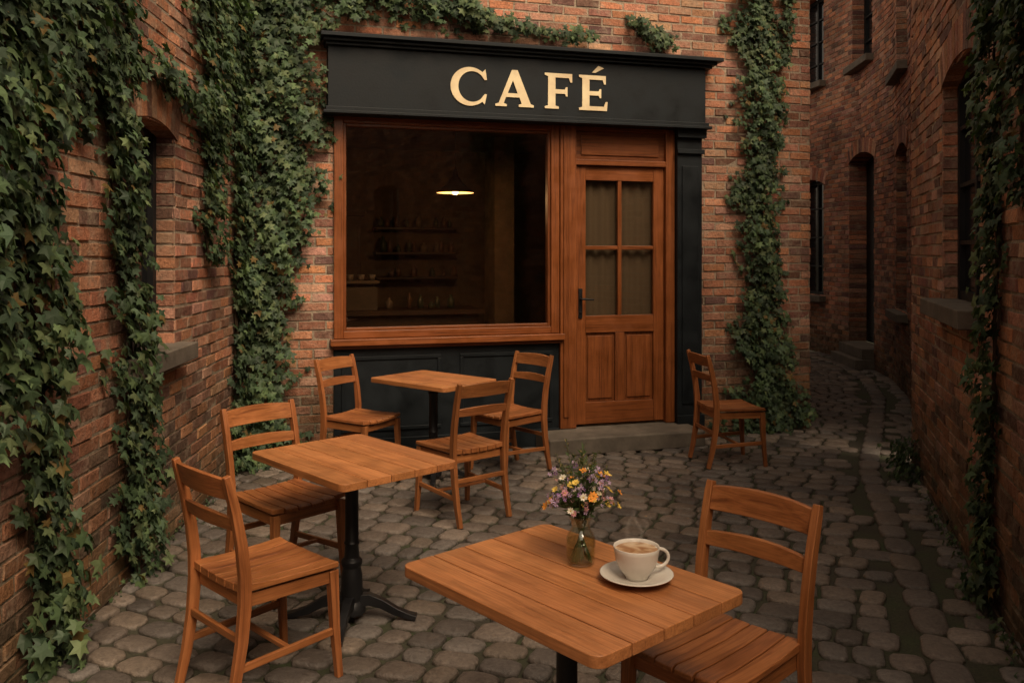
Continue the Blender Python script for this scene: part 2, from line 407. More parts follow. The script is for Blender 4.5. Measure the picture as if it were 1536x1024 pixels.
fb_(-.43,.43,-.035,.08,2.44,2.49,.95); fb_(-.43,.43,-.035,.08,2.74,2.80,.95)
fb_(-.43,.43,.0,.05,2.49,2.74,.75); fb_(-.37,.37,-.012,0,2.53,2.70,.85)
sf.obj('shopfront_frame',M_door,cafe,bevel=.005)
gl=MB(); gl.add([(W0+.09,.025,ZB+.07),(W1-.09,.025,ZB+.07),(W1-.09,.025,ZT-.085),(W0+.09,.025,ZT-.085)],[(0,1,2,3)]); gl.obj('window_pane',M_glass,cafe)
dl=MB()
def d_(x0,x1,z0,z1,y0=.0,y1=.045,k=1): bx(dl,x0,x1,y0,y1,z0,z1,(k,k,k))
X0,X1=-.425,.425
d_(X0,-.325,.17,2.435); d_(.325,X1,.17,2.435)
d_(-.325,.325,2.31,2.435,.002,.043,.95); d_(-.325,.325,.97,1.12,.002,.043,.95); d_(-.325,.325,.17,.36,.002,.043,.9)
d_(-.045,.045,.36,.97,.004,.041,.92)
d_(-.325,-.045,.36,.97,.022,.035,.7); d_(.045,.325,.36,.97,.022,.035,.75)
d_(-.30,-.07,.39,.94,.012,.022,.95); d_(.07,.30,.39,.94,.012,.022,.95)
d_(-.018,.018,1.12,2.31,.006,.040,.95); d_(-.325,-.018,1.70,1.735,.008,.038,.95); d_(.018,.325,1.70,1.735,.008,.038,.95)
dl.obj('door_leaf',M_door,cafe,bevel=.004)
dg=MB(); dg.add([(-.325,.026,1.12),(.325,.026,1.12),(.325,.026,2.31),(-.325,.026,2.31)],[(0,1,2,3)]); dg.obj('door_glass',M_glass,cafe)
cu=MB()
vs=[];fs=[]
for i in range(61):
    x=-.34+.68*i/60; y=.075+.009*math.sin(i*.62)
    vs+=[(x,y,1.0),(x,y,2.4)]
    if i: fs.append((2*i-2,2*i,2*i+1,2*i-1))
cu.add(vs,fs,smooth=True); cu.obj('door_curtain',M_curtain,cafe)
hd=MB(); bx(hd,-.395,-.360,-.012,-.0005,1.10,1.36)
tube(hd,[(-.378,-.01,1.27),(-.378,-.055,1.27),(-.365,-.06,1.27),(-.27,-.058,1.262)],[.010,.010,.010,.008],8)
lathe(hd,[(.0,0),(.012,0),(.012,.004),(0,.004)],12,(-.378,-.016,1.15))
hd.obj('door_handle',M_iron,cafe,bevel=.002)
pp=MB()
def p_(x0,x1,y0,y1,z0,z1): bx(pp,x0,x1,y0,y1,z0,z1)
p_(W0-.0,W1+.0,-.02,.06,.0,ZB-.087)
p_(W0+.002,W1-.002,-.05,-.02,.0,.16)
for a,b in ((W0+.06,-1.62),(-1.46,W1-.06)):
    p_(a,b,-.032,-.02,.22,.25);p_(a,b,-.032,-.02,.80,.83);p_(a,a+.03,-.032,-.02,.25,.80);p_(b-.03,b,-.032,-.02,.25,.80)
p_(.517,.76,-.09,.05,.0,2.83)
p_(.507,.775,-.115,-.09,.0,.22); p_(.56,.72,-.102,-.09,.32,2.45); p_(.507,.775,-.12,-.09,2.56,2.60); p_(.50,.785,-.135,-.09,2.70,2.83)
pp.obj('painted_shopfront_panels',M_paint,cafe,bevel=.004)
st=MB(); bx(st,-.80,.62,-.42,.10,0,.145); st.obj('door_step',M_stone,cafe,bevel=.018,segs=3)
# interior
it=MB()
bx(it,-3.1,1.6,3.6,3.65,.1,3.0); bx(it,-3.15,-3.1,.12,3.6,.1,3.0); bx(it,1.6,1.65,.12,3.6,.1,3.0)
bx(it,-3.1,1.6,.12,3.6,2.95,3.0); bx(it,-3.1,W0-.02,.10,.14,.1,2.95); bx(it,.55,1.6,.10,.14,.1,2.95); bx(it,-.47,-.43,.10,.14,.1,2.95)
bx(it,-.62,-.40,2.0,2.45,.1,2.95); bx(it,W0-.02,W1,.09,.12,.1,.95)
it.obj('interior_walls',M_plaster,cafe)
fw=MB(); bx(fw,-3.1,1.6,.1,3.6,.08,.14)
bx(fw,-2.6,-.75,2.2,2.75,.14,1.0); bx(fw,-2.65,-.7,2.12,2.8,1.0,1.05)
for z in (1.35,1.65,1.95): bx(fw,-1.75,-.75,3.3,3.58,z,z+.03)
bx(fw,-2.75,-1.95,3.1,3.58,.14,2.1); bx(fw,-2.8,-1.9,3.05,3.59,2.1,2.17)
for x in (-2.56,-2.15): bx(fw,x-.16,x+.16,3.08,3.1,1.1,2.0)
fw.obj('interior_counter_and_shelves',M_intwood,cafe,bevel=.004)
ms=MB()
for z in (1.38,1.68,1.98,1.05):
    for i in range(9):
        x=-1.68+i*.11+R(-.035,.035); r=R(.022,.045); h=R(.06,.2); y=3.42 if z>1.1 else 2.5
        if random.random()<.2: continue
        c=random.choice([(.2,.1,.05),(.25,.18,.12),(.08,.09,.05),(.22,.12,.08)])
        lathe(ms,[(0,0),(r,0),(r,h*.65),(r*.4,h*.8),(r*.4,h),(0,h)],12,(x,y,z),c)
bx(ms,-2.3,-1.85,2.35,2.7,1.05,1.30,(.16,.12,.08)); bx(ms,-2.32,-1.83,2.3,2.72,1.34,1.37,(.22,.16,.1)); bx(ms,-2.27,-1.88,2.5,2.68,1.30,1.34,(.1,.07,.05))
for i in range(4): lathe(ms,[(0,0),(.03,0),(.04,.06),(.035,.06),(0,.01)],14,(-2.25+.12*i,2.5,1.372),(.4,.32,.25))
def colmat(name,rough=.4):
    m,nt,out=newmat(name); p=N(nt,'ShaderNodeBsdfPrincipled'); L(nt,p.outputs[0],out.inputs[0]); L(nt,attr(nt,'col').outputs['Color'],p.inputs['Base Color']); p.inputs['Roughness'].default_value=rough; return m
ms.obj('jars_and_coffee_machine',colmat('crockery'),cafe)
lp=empty('pendant_lamp',(0,0,0),0,cafe); lx,ly=-1.28,.99
lm=MB(); tube(lm,[(lx,ly,2.95),(lx,ly,2.45)],.006,6)
lathe(lm,[(.0,2.47),(.022,2.47),(.028,2.40),(.05,2.385),(.075,2.34),(.17,2.265),(.178,2.245)],32,(lx,ly,0))
lm.obj('shade',M_lshade,lp)
l2=MB(); lathe(l2,[(.022,2.39),(.07,2.335),(.165,2.262),(.176,2.246)],32,(lx,ly,0)); l2.obj('shade_lining',M_shade,lp)
l3=MB(); lathe(l3,[(0,2.228),(.022,2.234),(.038,2.262),(.034,2.30),(.015,2.34),(0,2.34)],16,(lx,ly,0)); l3.obj('bulb',M_bulb,lp)
ld=bpy.data.lights.new('lamp_light','POINT'); ld.energy=11; ld.color=(1,.58,.26); ld.shadow_soft_size=.03
lo=bpy.data.objects.new('lamp_light',ld); scene.collection.objects.link(lo); lo.parent=lp; lo.location=(lx,ly,2.195)

# ------------------------------------------------------------ sign
sg=empty('cafe_sign',(P0[0],P0[1],0),TH)
sm=MB(); a,b=-2.555,.775
bx(sm,a,b,-.13,.0-.006,2.835,3.32)
bx(sm,a-.02,b+.015,-.17,-.008,2.80,2.834); bx(sm,a-.04,b+.03,-.20,-.008,2.775,2.80)
bx(sm,a-.02,b+.05,-.165,-.008,3.32,3.345); bx(sm,a-.04,b+.08,-.20,-.008,3.345,3.372); bx(sm,a-.06,b+.12,-.245,-.008,3.372,3.405)
sm.obj('fascia',M_paint,sg,bevel=.005)
lead=MB(); lead.add([(a-.06,-.245,3.409),(b+.12,-.245,3.409),(b+.12,-.01,3.47),(a-.06,-.01,3.47)],[(0,1,2,3)]); lead.obj('cornice_flashing',M_paint,sg)
F_=[(0,0),(.38,0),(.38,.06),(.29,.09),(.29,.43),(.55,.43),(.58,.36),(.62,.36),(.62,.62),(.58,.62),(.55,.55),(.29,.55),(.29,.88),(.66,.88),(.70,.76),(.75,.76),(.75,1),(0,1),(0,.94),(.09,.91),(.09,.09),(0,.06)]
E_=[(0,0),(.78,0),(.80,.26),(.75,.26),(.70,.12),(.29,.12),(.29,.43)]+F_[5:]
AC=[(.36,1.08),(.46,1.08),(.70,1.22),(.54,1.28)]
A_=[(0,0),(.30,0),(.30,.06),(.22,.09),(.28,.26),(.64,.26),(.70,.09),(.62,.06),(.62,0),(1.02,0),(1.02,.06),(.94,.09),(.59,1.02),(.44,1.02),(.09,.09),(0,.06)]
AH=[(.325,.37),(.595,.37),(.465,.73)]
C_=[]
for i in range(41):
    t=math.radians(50+(310-50)*i/40); C_.append((.5+.50*math.cos(t),.5+.53*math.sin(t)))
C_+= [(.88,.02),(.94,.30),(.885,.31)]
for i in range(41):
    t=math.radians(308-(308-52)*i/40); C_.append((.56+.36*math.cos(t),.5+.42*math.sin(t)))
C_+= [(.885,.69),(.94,.70),(.90,.99)]
cv=bpy.data.curves.new('lettering','CURVE'); cv.dimensions='2D'; cv.fill_mode='BOTH'; cv.extrude=.004
cs=.302; sx_=1.09
for outl,ox in ((C_,0),(A_,1.16),(AH,1.16),(F_,2.48),(E_,3.42),(AC,3.42)):
    sp=cv.splines.new('POLY'); sp.points.add(len(outl)-1); sp.use_cyclic_u=True
    for p,(x,y) in zip(sp.points,outl): p.co=((x+ox)*cs*sx_,y*cs,0,1)
cv.materials.append(M_gold)
co=bpy.data.objects.new('lettering',cv); scene.collection.objects.link(co); co.parent=sg
co.location=(-1.565,-.1355,2.90); co.rotation_euler=(math.pi/2,0,0)

# ------------------------------------------------------------ ground and cobbles
gm=MB(); gm.add([(-150,-150,-.010),(150,-150,-.010),(150,150,-.010),(-150,150,-.010)],[(0,1,2,3)]); gm.obj('ground',M_dirt)
path=[]; x,y=-.55,-.2; ds=.05; kb=[(0,19),(3,20),(7,26),(9,22),(12,0),(17,-38),(22,-50)]
for i in range(int(21/ds)):
    bb_=i*ds
    for (b0,h0),(b1,h1) in zip(kb,kb[1:]):
        if b0<=bb_<=b1:
            h=math.radians(h0+(h1-h0)*(bb_-b0)/(b1-b0)); break
    path.append((x,y,h)); x+=math.sin(h)*ds; y+=math.cos(h)*ds
def PM(a,b):
    f=max(0,min(b/ds,len(path)-1.001)); i=int(f); t=f-i; p=path[i]; q=path[i+1] if i+1<len(path) else p
    h=p[2]+(q[2]-p[2])*t; X=p[0]+(q[0]-p[0])*t; Y=p[1]+(q[1]-p[1])*t
    wob=.05*math.sin(X*1.7+Y*.9)+.045*math.sin(a*2.3+b*.8)
    return X+a*math.cos(h)+wob*math.sin(h), Y-a*math.sin(h)+wob*math.cos(h)
# gutter line that follows the right-hand walls
GP=[(2.4,19),(4.2,16.4),(4.78,14.8),(4.93,13.1),(4.69,11.5),(4.22,9.97),(3.57,8.5),(2.93,7.1),(2.72,6.6),(1.64,3.1),(1.6,0.5)]
fr_g,SG=poly(GP)
GV=[Vector((x,y)) for x,y in GP]
def gdist(x,y):
    p=Vector((x,y)); best=9;sd=0
    for a,b in zip(GV,GV[1:]):
        d=b-a; t=max(0,min(1,(p-a).dot(d)/d.length_squared)); q=a+d*t; l=(p-q).length
        if l<best: best=l; sd=(p-q).x*(-d.y)+(p-q).y*d.x
    return best,sd
cb=MB(); b=0.0
CC=[(.150,.120,.100),(.125,.103,.089),(.172,.138,.114),(.132,.114,.102),(.105,.089,.079),(.160,.126,.100)]
NP=16
def stone(mp,cx,cy,w,rw,zb=0):
    gap=.0058; k=R(.75,1.22); c=random.choice(CC); col=(c[0]*k,c[1]*k,c[2]*k)
    zc=R(-.005,.005)+zb; tx=R(-.035,.035); ty=R(-.035,.035); pw=R(3.2,6.5)
    js=[R(.95,1.02) for _ in range(NP)]
    hw=w/2-gap; hr=rw/2-gap; sk=R(-.16,.16); sk2=R(-.12,.12)
    rings=[(1.0,-.03),(.985,-.003),(.93,.007),(.76,.012)]
    vs=[]
    for sc,z in rings:
        for i in range(NP):
            an=2*math.pi*(i+.5)/NP; ca,sa=math.cos(an),math.sin(an)
            rr=(abs(ca)**pw+abs(sa)**pw)**(-1/pw)*js[i]
            la=ca*rr*hw*sc; lb_=sa*rr*hr*sc
            la+=sk*lb_; lb_*=1+sk2*ca
            X,Y=mp(la,lb_)
            vs.append((X,Y,z+zc+tx*la+ty*lb_))
    vs.append((*mp(0,0),.0132+zc))
    fs=[]
    for r_ in range(3):
        o=r_*NP
        for i in range(NP): fs.append((o+i,o+NP+i,o+NP+(i+1)%NP,o+(i+1)%NP)[::-1])
    for i in range(NP): fs.append((3*NP+i,3*NP+(i+1)%NP,4*NP))
    cb.add(vs,fs,col,smooth=True)
while b<20.3:
    rw=R(.130,.170)
    lo_,hi_=(-6.5,3.2) if b<10.3 else (-2.3,2.3)
    a=lo_+R(0,.2)
    while a<hi_:
        w=R(.125,.235)
        cx,cy=PM(a+w/2,b+rw/2)
        if -2.6<cx<6 and cy>.9:
            gd,_=gdist(cx,cy)
            if gd>.135: stone(lambda la,lb_:PM(a+w/2+la,b+rw/2+lb_),cx,cy,w,rw)
        a+=w
    b+=rw
s=0.1
while s<SG[-1]-.3:
    w=R(.20,.32); p,uu,nn=fr_g(s+w/2)
    stone(lambda la,lb_:(p.x+uu.x*la+nn.x*lb_,p.y+uu.y*la+nn.y*lb_),0,0,w,.17,.004); s+=w
cb.obj('cobblestone_pavement',M_cob)

# ------------------------------------------------------------ ivy
T=np.array([(0,-1,0),(.26,-.50,0),(.78,-.52,0),(.44,-.06,0),(.72,.42,0),(.24,.40,0),(0,.22,0),(-.24,.40,0),(-.72,.42,0),(-.44,-.06,0),(-.78,-.52,0),(-.26,-.50,0),(0,-.15,0)],dtype=float)
T[:,2]=-.28*np.abs(T[:,0])-.12*np.maximum(0,-T[:,1])**2; T[12,2]=.06
TF=[(i,(i+1)%12,12) for i in range(12)]
GREENS=np.array([(.048,.080,.038),(.062,.100,.046),(.042,.070,.040),(.080,.120,.052),(.058,.088,.052),(.098,.128,.058)])
WK=1.15
def ivy(name,items,parent=None):
    V=[];C=[];nl=0
    stems=MB()
    for fr,strokes,dens,ls,thick,smin,smax in items:
        for st_ in strokes:
            for (s0,z0,w0),(s1,z1,w1) in zip(st_,st_[1:]):
                w0*=WK; w1*=WK
                Ls=math.hypot(s1-s0,z1-z0); area=Ls*(w0+w1); n=int(area*dens*1.25)
                for _ in range(n):
                    t=random.random(); w=(w0+(w1-w0)*t)
                    s=s0+(s1-s0)*t; z=z0+(z1-z0)*t
                    lat=random.gauss(0,.52)
                    if abs(lat)>1.4: continue
                    edge=.88+.30*math.sin(z*9+s*4)+.22*math.sin(z*23+s*17)+.15*math.sin(s*41+z*5)
                    if abs(lat)>edge: continue
                    dx,dz=(z1-z0)/Ls,-(s1-s0)/Ls
                    ss=s+lat*w*abs(dx)+R(-.02,.02); zz=z+lat*w*dz+R(-.03,.03)
                    if zz<.01 or ss<smin or ss>smax: continue
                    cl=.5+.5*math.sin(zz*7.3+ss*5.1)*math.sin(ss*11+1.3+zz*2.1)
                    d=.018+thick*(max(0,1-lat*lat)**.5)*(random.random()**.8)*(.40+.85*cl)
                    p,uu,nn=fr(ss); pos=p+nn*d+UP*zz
                    tilt=R(.05,.85); yaw=random.gauss(0,.55); roll=random.gauss(0,.6)
                    size=ls*R(.42,1.12)
                    zax=(nn*math.cos(tilt)+UP*math.sin(tilt)); zax=(zax+uu*math.sin(yaw)).normalized()
                    yax=(UP-zax*UP.dot(zax)).normalized(); xax=yax.cross(zax)
                    cr,sr=math.cos(roll),math.sin(roll); xa=xax*cr+yax*sr; ya=yax*cr-xax*sr
                    M=np.array([xa,ya,zax])
                    tt=T.copy(); tt[:,2]*=R(.4,1.6); tt[:,0]*=R(.85,1.1)
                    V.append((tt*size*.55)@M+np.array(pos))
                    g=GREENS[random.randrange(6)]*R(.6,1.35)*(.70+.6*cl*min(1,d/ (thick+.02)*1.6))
                    if random.random()<.025: g=np.array((.15,.10,.035))*R(.7,1.1)
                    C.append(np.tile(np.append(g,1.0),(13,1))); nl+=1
            for q in range(3):
                pts=[]
                for (s,z,w) in st_:
                    ss=min(max(s+R(-.4,.4)*w,smin+.02),smax-.02); p,uu,nn=fr(ss); pts.append(p+nn*R(.008,.02)+UP*max(z,.0))
                fine=[]
                for a_,b_ in zip(pts,pts[1:]):
                    for k in range(5): fine.append(a_.lerp(b_,k/5)+Vector((R(-.012,.012),R(-.012,.012),R(-.01,.01))))
                tube(stems,fine+[pts[-1]],[.007]*len(fine)+[.004],5,(.06,.04,.025))
    Vn=np.concatenate(V); Cn=np.concatenate(C)
    base=np.array(TF); F=(base[None]+13*np.arange(nl)[:,None,None]).reshape(-1,3)
    nv=len(Vn); sv=np.array(stems.v)
    me=bpy.data.meshes.new(name)
    allv=np.concatenate([Vn,sv]); faces=[tuple(f) for f in F.tolist()]+[tuple(i+nv for i in f) for f in stems.f]
    me.from_pydata(allv.tolist(),[],faces)
    allc=np.concatenate([Cn,np.array(stems.c)]).astype(np.float32)
    a=me.attributes.new('col','FLOAT_COLOR','POINT'); a.data.foreach_set('color',allc.ravel())
    me.materials.append(M_leaf); me.update()
    o=bpy.data.objects.new(name,me); scene.collection.objects.link(o); print(name,nl); return o
def LS(l): return [((Y+6)*1.00247,z,w) for Y,z,w in l]
def FS(l): return [(s-SL,z,w) for s,z,w in l]
LM=12.83
ivy('climbing_ivy',[(fr_l,[LS([(3.35,3.6,.36),(3.35,2.7,.34),(3.33,2.2,.26),(3.36,1.6,.23),(3.45,1.1,.18),(3.44,.7,.17),(3.50,.3,.18),(3.52,.0,.18)]),LS([(3.0,3.4,.3),(2.95,2.2,.25),(3.0,1.0,.2)])],1000,.098,.17,0,LM)])
ivy('climbing_ivy',[(fr_l,[LS([(4.15,3.7,.50),(4.12,2.9,.42),(4.10,2.45,.28),(4.28,2.0,.24),(4.33,1.6,.25),(4.46,1.2,.30),(4.50,.8,.28),(4.48,.4,.28),(4.48,0,.28)]),
   LS([(4.5,2.72,.10),(5.0,2.62,.09),(5.5,2.66,.14),(5.9,2.6,.16)]),LS([(3.75,3.3,.2),(3.8,2.6,.1),(3.8,2.2,.06)])],950,.090,.15,0,LM)])
ivy('climbing_ivy',[(fr_l,[LS([(5.9,3.9,.5),(5.9,3.2,.42),(5.95,2.6,.40),(5.9,2.2,.28),(5.85,1.9,.2),(5.85,1.62,.10)])],950,.088,.13,0,LM)])
ivy('climbing_ivy',[(fr_f,[FS([(-2.95,4.3,.50),(-2.92,3.4,.42),(-2.93,2.9,.38),(-2.90,2.3,.38),(-2.93,1.9,.34),(-3.0,1.5,.26),(-3.04,1.0,.20),(-3.02,.5,.24),(-3.0,0,.3)]),
   FS([(-2.9,4.1,.35),(-2.4,3.95,.28),(-2.0,3.83,.24),(-1.6,3.74,.17),(-1.2,3.62,.09),(-.7,3.56,.07),(-.3,3.55,.08)]),FS([(-1.55,4.1,.15),(-1.45,3.75,.16),(-1.3,3.55,.05)]),FS([(.10,3.72,.08),(.22,3.60,.16),(.5,3.55,.07)]),FS([(-2.4,3.9,.25),(-2.35,3.55,.16)])],1000,.096,.22,0.0,9),
   (fr_l,[LS([(6.55,4,.3),(6.6,2.5,.22),(6.65,1.2,.14),(6.6,.4,.16),(6.6,0,.2)])],900,.09,.15,0,LM)])
ivy('climbing_ivy',[(fr_f,[FS([(1.33,4.5,.29),(1.34,3.6,.27),(1.40,3.0,.25),(1.40,2.6,.20),(1.33,2.2,.29),(1.38,1.7,.20),(1.42,1.3,.23),(1.40,.95,.27),(1.48,.5,.34),(1.52,.2,.42),(1.5,0,.45)]),FS([(1.72,4.4,.08),(1.66,3.7,.06),(1.6,3.4,.05)])],1150,.092,.16,0,SR-SL+.03)])
ivy('climbing_ivy',[(fr_r,[[(3.1,4.2,.32),(3.1,3.2,.24),(3.08,2.6,.17),(3.02,2.0,.13),(3.06,1.5,.12),(3.0,1.0,.10),(2.92,.6,.12),(2.92,.2,.18),(2.9,0,.2)],[(3.6,4.0,.4),(3.6,3.0,.28),(3.5,2.4,.15),(3.5,1.9,.06)],[(2.5,3.9,.2),(2.6,3.4,.1)]],1000,.085,.12,0,9)])
ivy('weeds',[(fr_r,[[(.1,.10,.14),(.5,.08,.16),(.75,.03,.10)]],1700,.06,.26,-.2,9),(fr_f,[FS([(.9,.03,.05),(1.2,.04,.08)])],900,.05,.18,0,9),
   (fr_r,[[(1.0,.02,.04),(3.9,.02,.05)]],900,.04,.10,0,9),(fr_l,[LS([(3.0,.02,.03),(6.6,.02,.04)])],900,.035,.07,0,LM)])

# ------------------------------------------------------------ furniture
GZ=.009
def chair(x,y,ang):
    mb=MB(); k=lambda: (lambda t:(t,t*R(.97,1.03),t))(R(.85,1.12))
    n=6; wf,wb=.435,.385; xf,xb=.205,-.205
    for i in range(n):
        t0=i/n;t1=(i+1)/n; g=.0028
        def yy(t,w): return (t-.5)*w
        dz=lambda t:.450+.010*abs(2*t-1)**2
        z0,z1=dz(t0),dz(t1); th=.024; rb=.02*(abs(t0+t1-1))**2
        xs=[xb,xb*.3,xf*.5,xf-.012,xf+.006-rb]; dd=[.006,-.003,-.004,.0,-.008]
        vs=[];gs=[];fs=[];off=Vector((R(0,50),R(0,50),R(0,50)))
        for j,xx in enumerate(xs):
            f=(xx-xb)/(xf-xb); w=wb+(wf-wb)*f; ya,yb=yy(t0,w)+g,yy(t1,w)-g
            for (Y,Z) in ((ya,z0-th),(yb,z1-th),(yb,z1+dd[j]),(ya,z0+dd[j])):
                vs.append((xx,Y,Z)); gs.append(Vector((xx,Y,Z))+off)
            if j:
                o=(j-1)*4
                for q in range(4): fs.append((o+q,o+(q+1)%4,o+4+(q+1)%4,o+4+q)[::-1])
        fs.append((0,1,2,3)); o=4*(len(xs)-1); fs.append((o+3,o+2,o+1,o))
        mb.add(vs,fs,k(),gs)
    beam(mb,(.172,-.178,.400),(.172,.178,.400),.020,.052,(1,0,0),k())
    beam(mb,(-.180,-.165,.400),(-.180,.165,.400),.020,.050,(1,0,0),k())
    for s in(-1,1): beam(mb,(-.185,s*.170,.400),(.175,s*.188,.400),.018,.050,(0,1,0),k())
    for s in(-1,1): sweep(mb,[(.205,s*.202,0),(.190,s*.194,.2),(.182,s*.188,.424)],[.026,.032,.038],[.026,.032,.040],(0,1,0),k())
    prof=[(-.262,0),(-.232,.12),(-.208,.26),(-.196,.40),(-.198,.50),(-.212,.62),(-.236,.74),(-.262,.84),(-.272,.875)]
    hs=[.030,.036,.042,.046,.044,.040,.036,.032,.026]
    for s in(-1,1): sweep(mb,[(a,s*(.190+.010*(b_/.87)),b_) for a,b_ in prof],[.028]*8+[.024],hs,(0,1,0),k())
    def rail(zc,h,xc,bow,lean,t=.02):
        pts=[(xc-bow*(1-(q/5)**2),.186*q/5,zc) for q in range(-5,6)]
        vs=[];gs=[];fs=[];off=Vector((R(0,50),R(0,50),R(0,50)))
        for j,p in enumerate(pts):
            arch=.010*(1-((j-5)/5)**2)
            for (dx,dz_) in ((-t/2,-h/2),(t/2,-h/2),(t/2,h/2+arch),(-t/2,h/2+arch)):
                q=(p[0]+dx-lean*dz_,p[1],p[2]+dz_); vs.append(q); gs.append(Vector((q[1],q[2],q[0]))+off)
            if j:
                o=(j-1)*4
                for r_ in range(4): fs.append((o+r_,o+(r_+1)%4,o+4+(r_+1)%4,o+4+r_)[::-1])
        fs.append((0,1,2,3)); o=4*10; fs.append((o+3,o+2,o+1,o))
        mb.add(vs,fs,k(),gs)
    rail(.822,.078,-.256,.022,.26); rail(.690,.046,-.226,.020,.2)
    for s in(-1,1): beam(mb,(-.236,s*.190,.165),(.192,s*.195,.185),.018,.028,(0,1,0),k())
    beam(mb,(-.01,-.19,.176),(-.01,.19,.176),.022,.018,(1,0,0),k())
    beam(mb,(-.212,-.185,.27),(-.212,.185,.27),.018,.028,(1,0,0),k())
    o=mb.obj('wooden_chair',M_chair,bevel=.0035,loc=(x,y,GZ),rotz=math.radians(ang))
    bm=bmesh.new(); bm.from_mesh(o.data); bmesh.ops.recalc_face_normals(bm,faces=bm.faces); bm.to_mesh(o.data); bm.free()
    return o
def table(x,y,ang,LX=.80,LY=.60):
    e=empty('cafe_table',(x,y,GZ),math.radians(ang))
    mb=MB(); n=5; z0,z1=.710,.742; r=.035
    for i in range(n):
        gp=.0019
        y0=-LY/2+LY*i/n+(gp if i else 0); y1=-LY/2+LY*(i+1)/n-(gp if i<n-1 else 0)
        pts=[]
        def arc(cx,cy,a0): 
            for q in range(7): an=math.radians(a0+90*q/6); pts.append((cx+r*math.cos(an),cy+r*math.sin(an)))
        X=LX/2
        if i==0: arc(-X+r,y0+r,180); arc(X-r,y0+r,270); pts+= [(X,y1),(-X,y1)]
        elif i==n-1: pts+=[(-X,y0),(X,y0)]; arc(X-r,y1-r,0); arc(-X+r,y1-r,90)
        else: pts=[(-X,y0),(X,y0),(X,y1),(-X,y1)]
        m=len(pts); off=Vector((R(0,50),R(0,50),R(0,50)))
        vs=[(a,b_,z0) for a,b_ in pts]+[(a,b_,z1) for a,b_ in pts]
        fs=[tuple(range(m-1,-1,-1)),tuple(range(m,2*m))]+[(q,(q+1)%m,m+(q+1)%m,m+q) for q in range(m)]
        t=R(.86,1.08); mb.add(vs,fs,(t,t*R(.96,1.03),t),[Vector(v)+off for v in vs])
    mb.obj('tabletop',M_table,e,bevel=.003)
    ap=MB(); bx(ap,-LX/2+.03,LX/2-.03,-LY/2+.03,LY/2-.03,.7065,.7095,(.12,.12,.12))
    for s in(-1,1): bx(ap,-LX/2+.12,LX/2-.12,s*.17-.025,s*.17+.025,.690,.706,(.6,.6,.6))
    ap.obj('battens',M_table,e)
    pd=MB()
    lathe(pd,[(0,.03),(.060,.03),(.064,.05),(.058,.075),(.046,.09),(.050,.12),(.048,.2),(.040,.24),(.048,.255),(.048,.27),(.034,.285),(.031,.34),(.036,.35),(.031,.36),(.030,.62),(.038,.635),(.034,.65),(.045,.67),(.11,.684),(.11,.6895),(0,.6895)],28)
    for q in range(4):
        an=math.radians(45+90*q); c,s=math.cos(an),math.sin(an)
        pr=[(.03,.085),(.08,.095),(.14,.075),(.20,.042),(.26,.022),(.295,.016)]
        sweep(pd,[(c*a,s*a,z) for a,z in pr],[.045,.042,.036,.034,.042,.05],[.06,.05,.04,.034,.026,.02],(-s,c,0),smooth=False)
    pd.obj('pedestal',M_iron,e,bevel=.004)
    return e
table(.157,2.48,-48.5)
table(-.73,3.95,-47)
table(-.58,6.38,-40,.78,.56)
chair(.63,2.70,222)
chair(-.97,3.41,46)
chair(-1.13,4.36,-42)
chair(1.74,6.92,10)
chair(-1.12,6.46,-30)
chair(-.33,5.56,129)
chair(-.03,6.66,221)

# ------------------------------------------------------------ cup, saucer, vase
TZ=GZ+.742
sc=MB(); cx,cy=.352,2.45
lathe(sc,[(0,.004),(.035,.004),(.038,.0),(.046,.0),(.050,.006),(.080,.014),(.102,.022),(.104,.0245),(.101,.0255),(.078,.018),(.048,.0105),(.040,.009),(0,.009)],64)
sc.obj('saucer',M_porc,loc=(cx,cy,TZ+.0005))
cp=empty('coffee_cup',(cx,cy,TZ+.0085))
cm_=MB()
lathe(cm_,[(0,.006),(.024,.006),(.027,.0015),(.032,.0015),(.033,.008),(.036,.012),(.050,.030),(.059,.052),(.0635,.078),(.0655,.090),(.0645,.0915),(.0620,.089),(.0595,.076),(.055,.052),(.045,.030),(.030,.016),(0,.014)],64)
hp=[]
for i in range(15):
    t=math.radians(112-222*i/14); hp.append((.064+.032*math.cos(t),0,.053+.026*math.sin(t)))
hp[0]=(.058,0,.078); hp[-1]=(.052,0,.030)
ha=math.radians(12); hp=[(a*math.cos(ha),a*math.sin(ha),z) for a,_,z in hp]
tube(cm_,hp,[.006]+[.0048]*13+[.006],10)
cm_.obj('cup_body',M_porc,cp)
cf=MB(); lathe(cf,[(.0608,.0815),(.058,.0828),(.03,.0832),(0,.0832)],48); cf.obj('coffee',M_coffee,cp)
stm=MB()
for (ox,oy,wd,hh,ph,rot) in ((.005,0,.022,.12,0,.3),(-.015,.01,.018,.10,2,-.5),(.02,.01,.016,.085,4,.9)):
    vs=[];gs=[];fs=[]
    for j in range(17):
        t=j/16; cxx=ox+.012*math.sin(t*6+ph); cyy=oy+.008*math.cos(t*5+ph); an=rot+.8*math.sin(t*3+ph)
        for i in range(7):
            q=(i-3)/3; ww=wd*(.6+.6*t)
            vs.append((cxx+q*ww*math.cos(an),cyy+q*ww*math.sin(an),.088+t*hh)); gs.append((q,t,ph))
            if j and i: o=j*7+i; fs.append((o-8,o-7,o,o-1))
    stm.add(vs,fs,(1,1,1),gs,0,True)
stm.obj('steam',M_steam,cp)

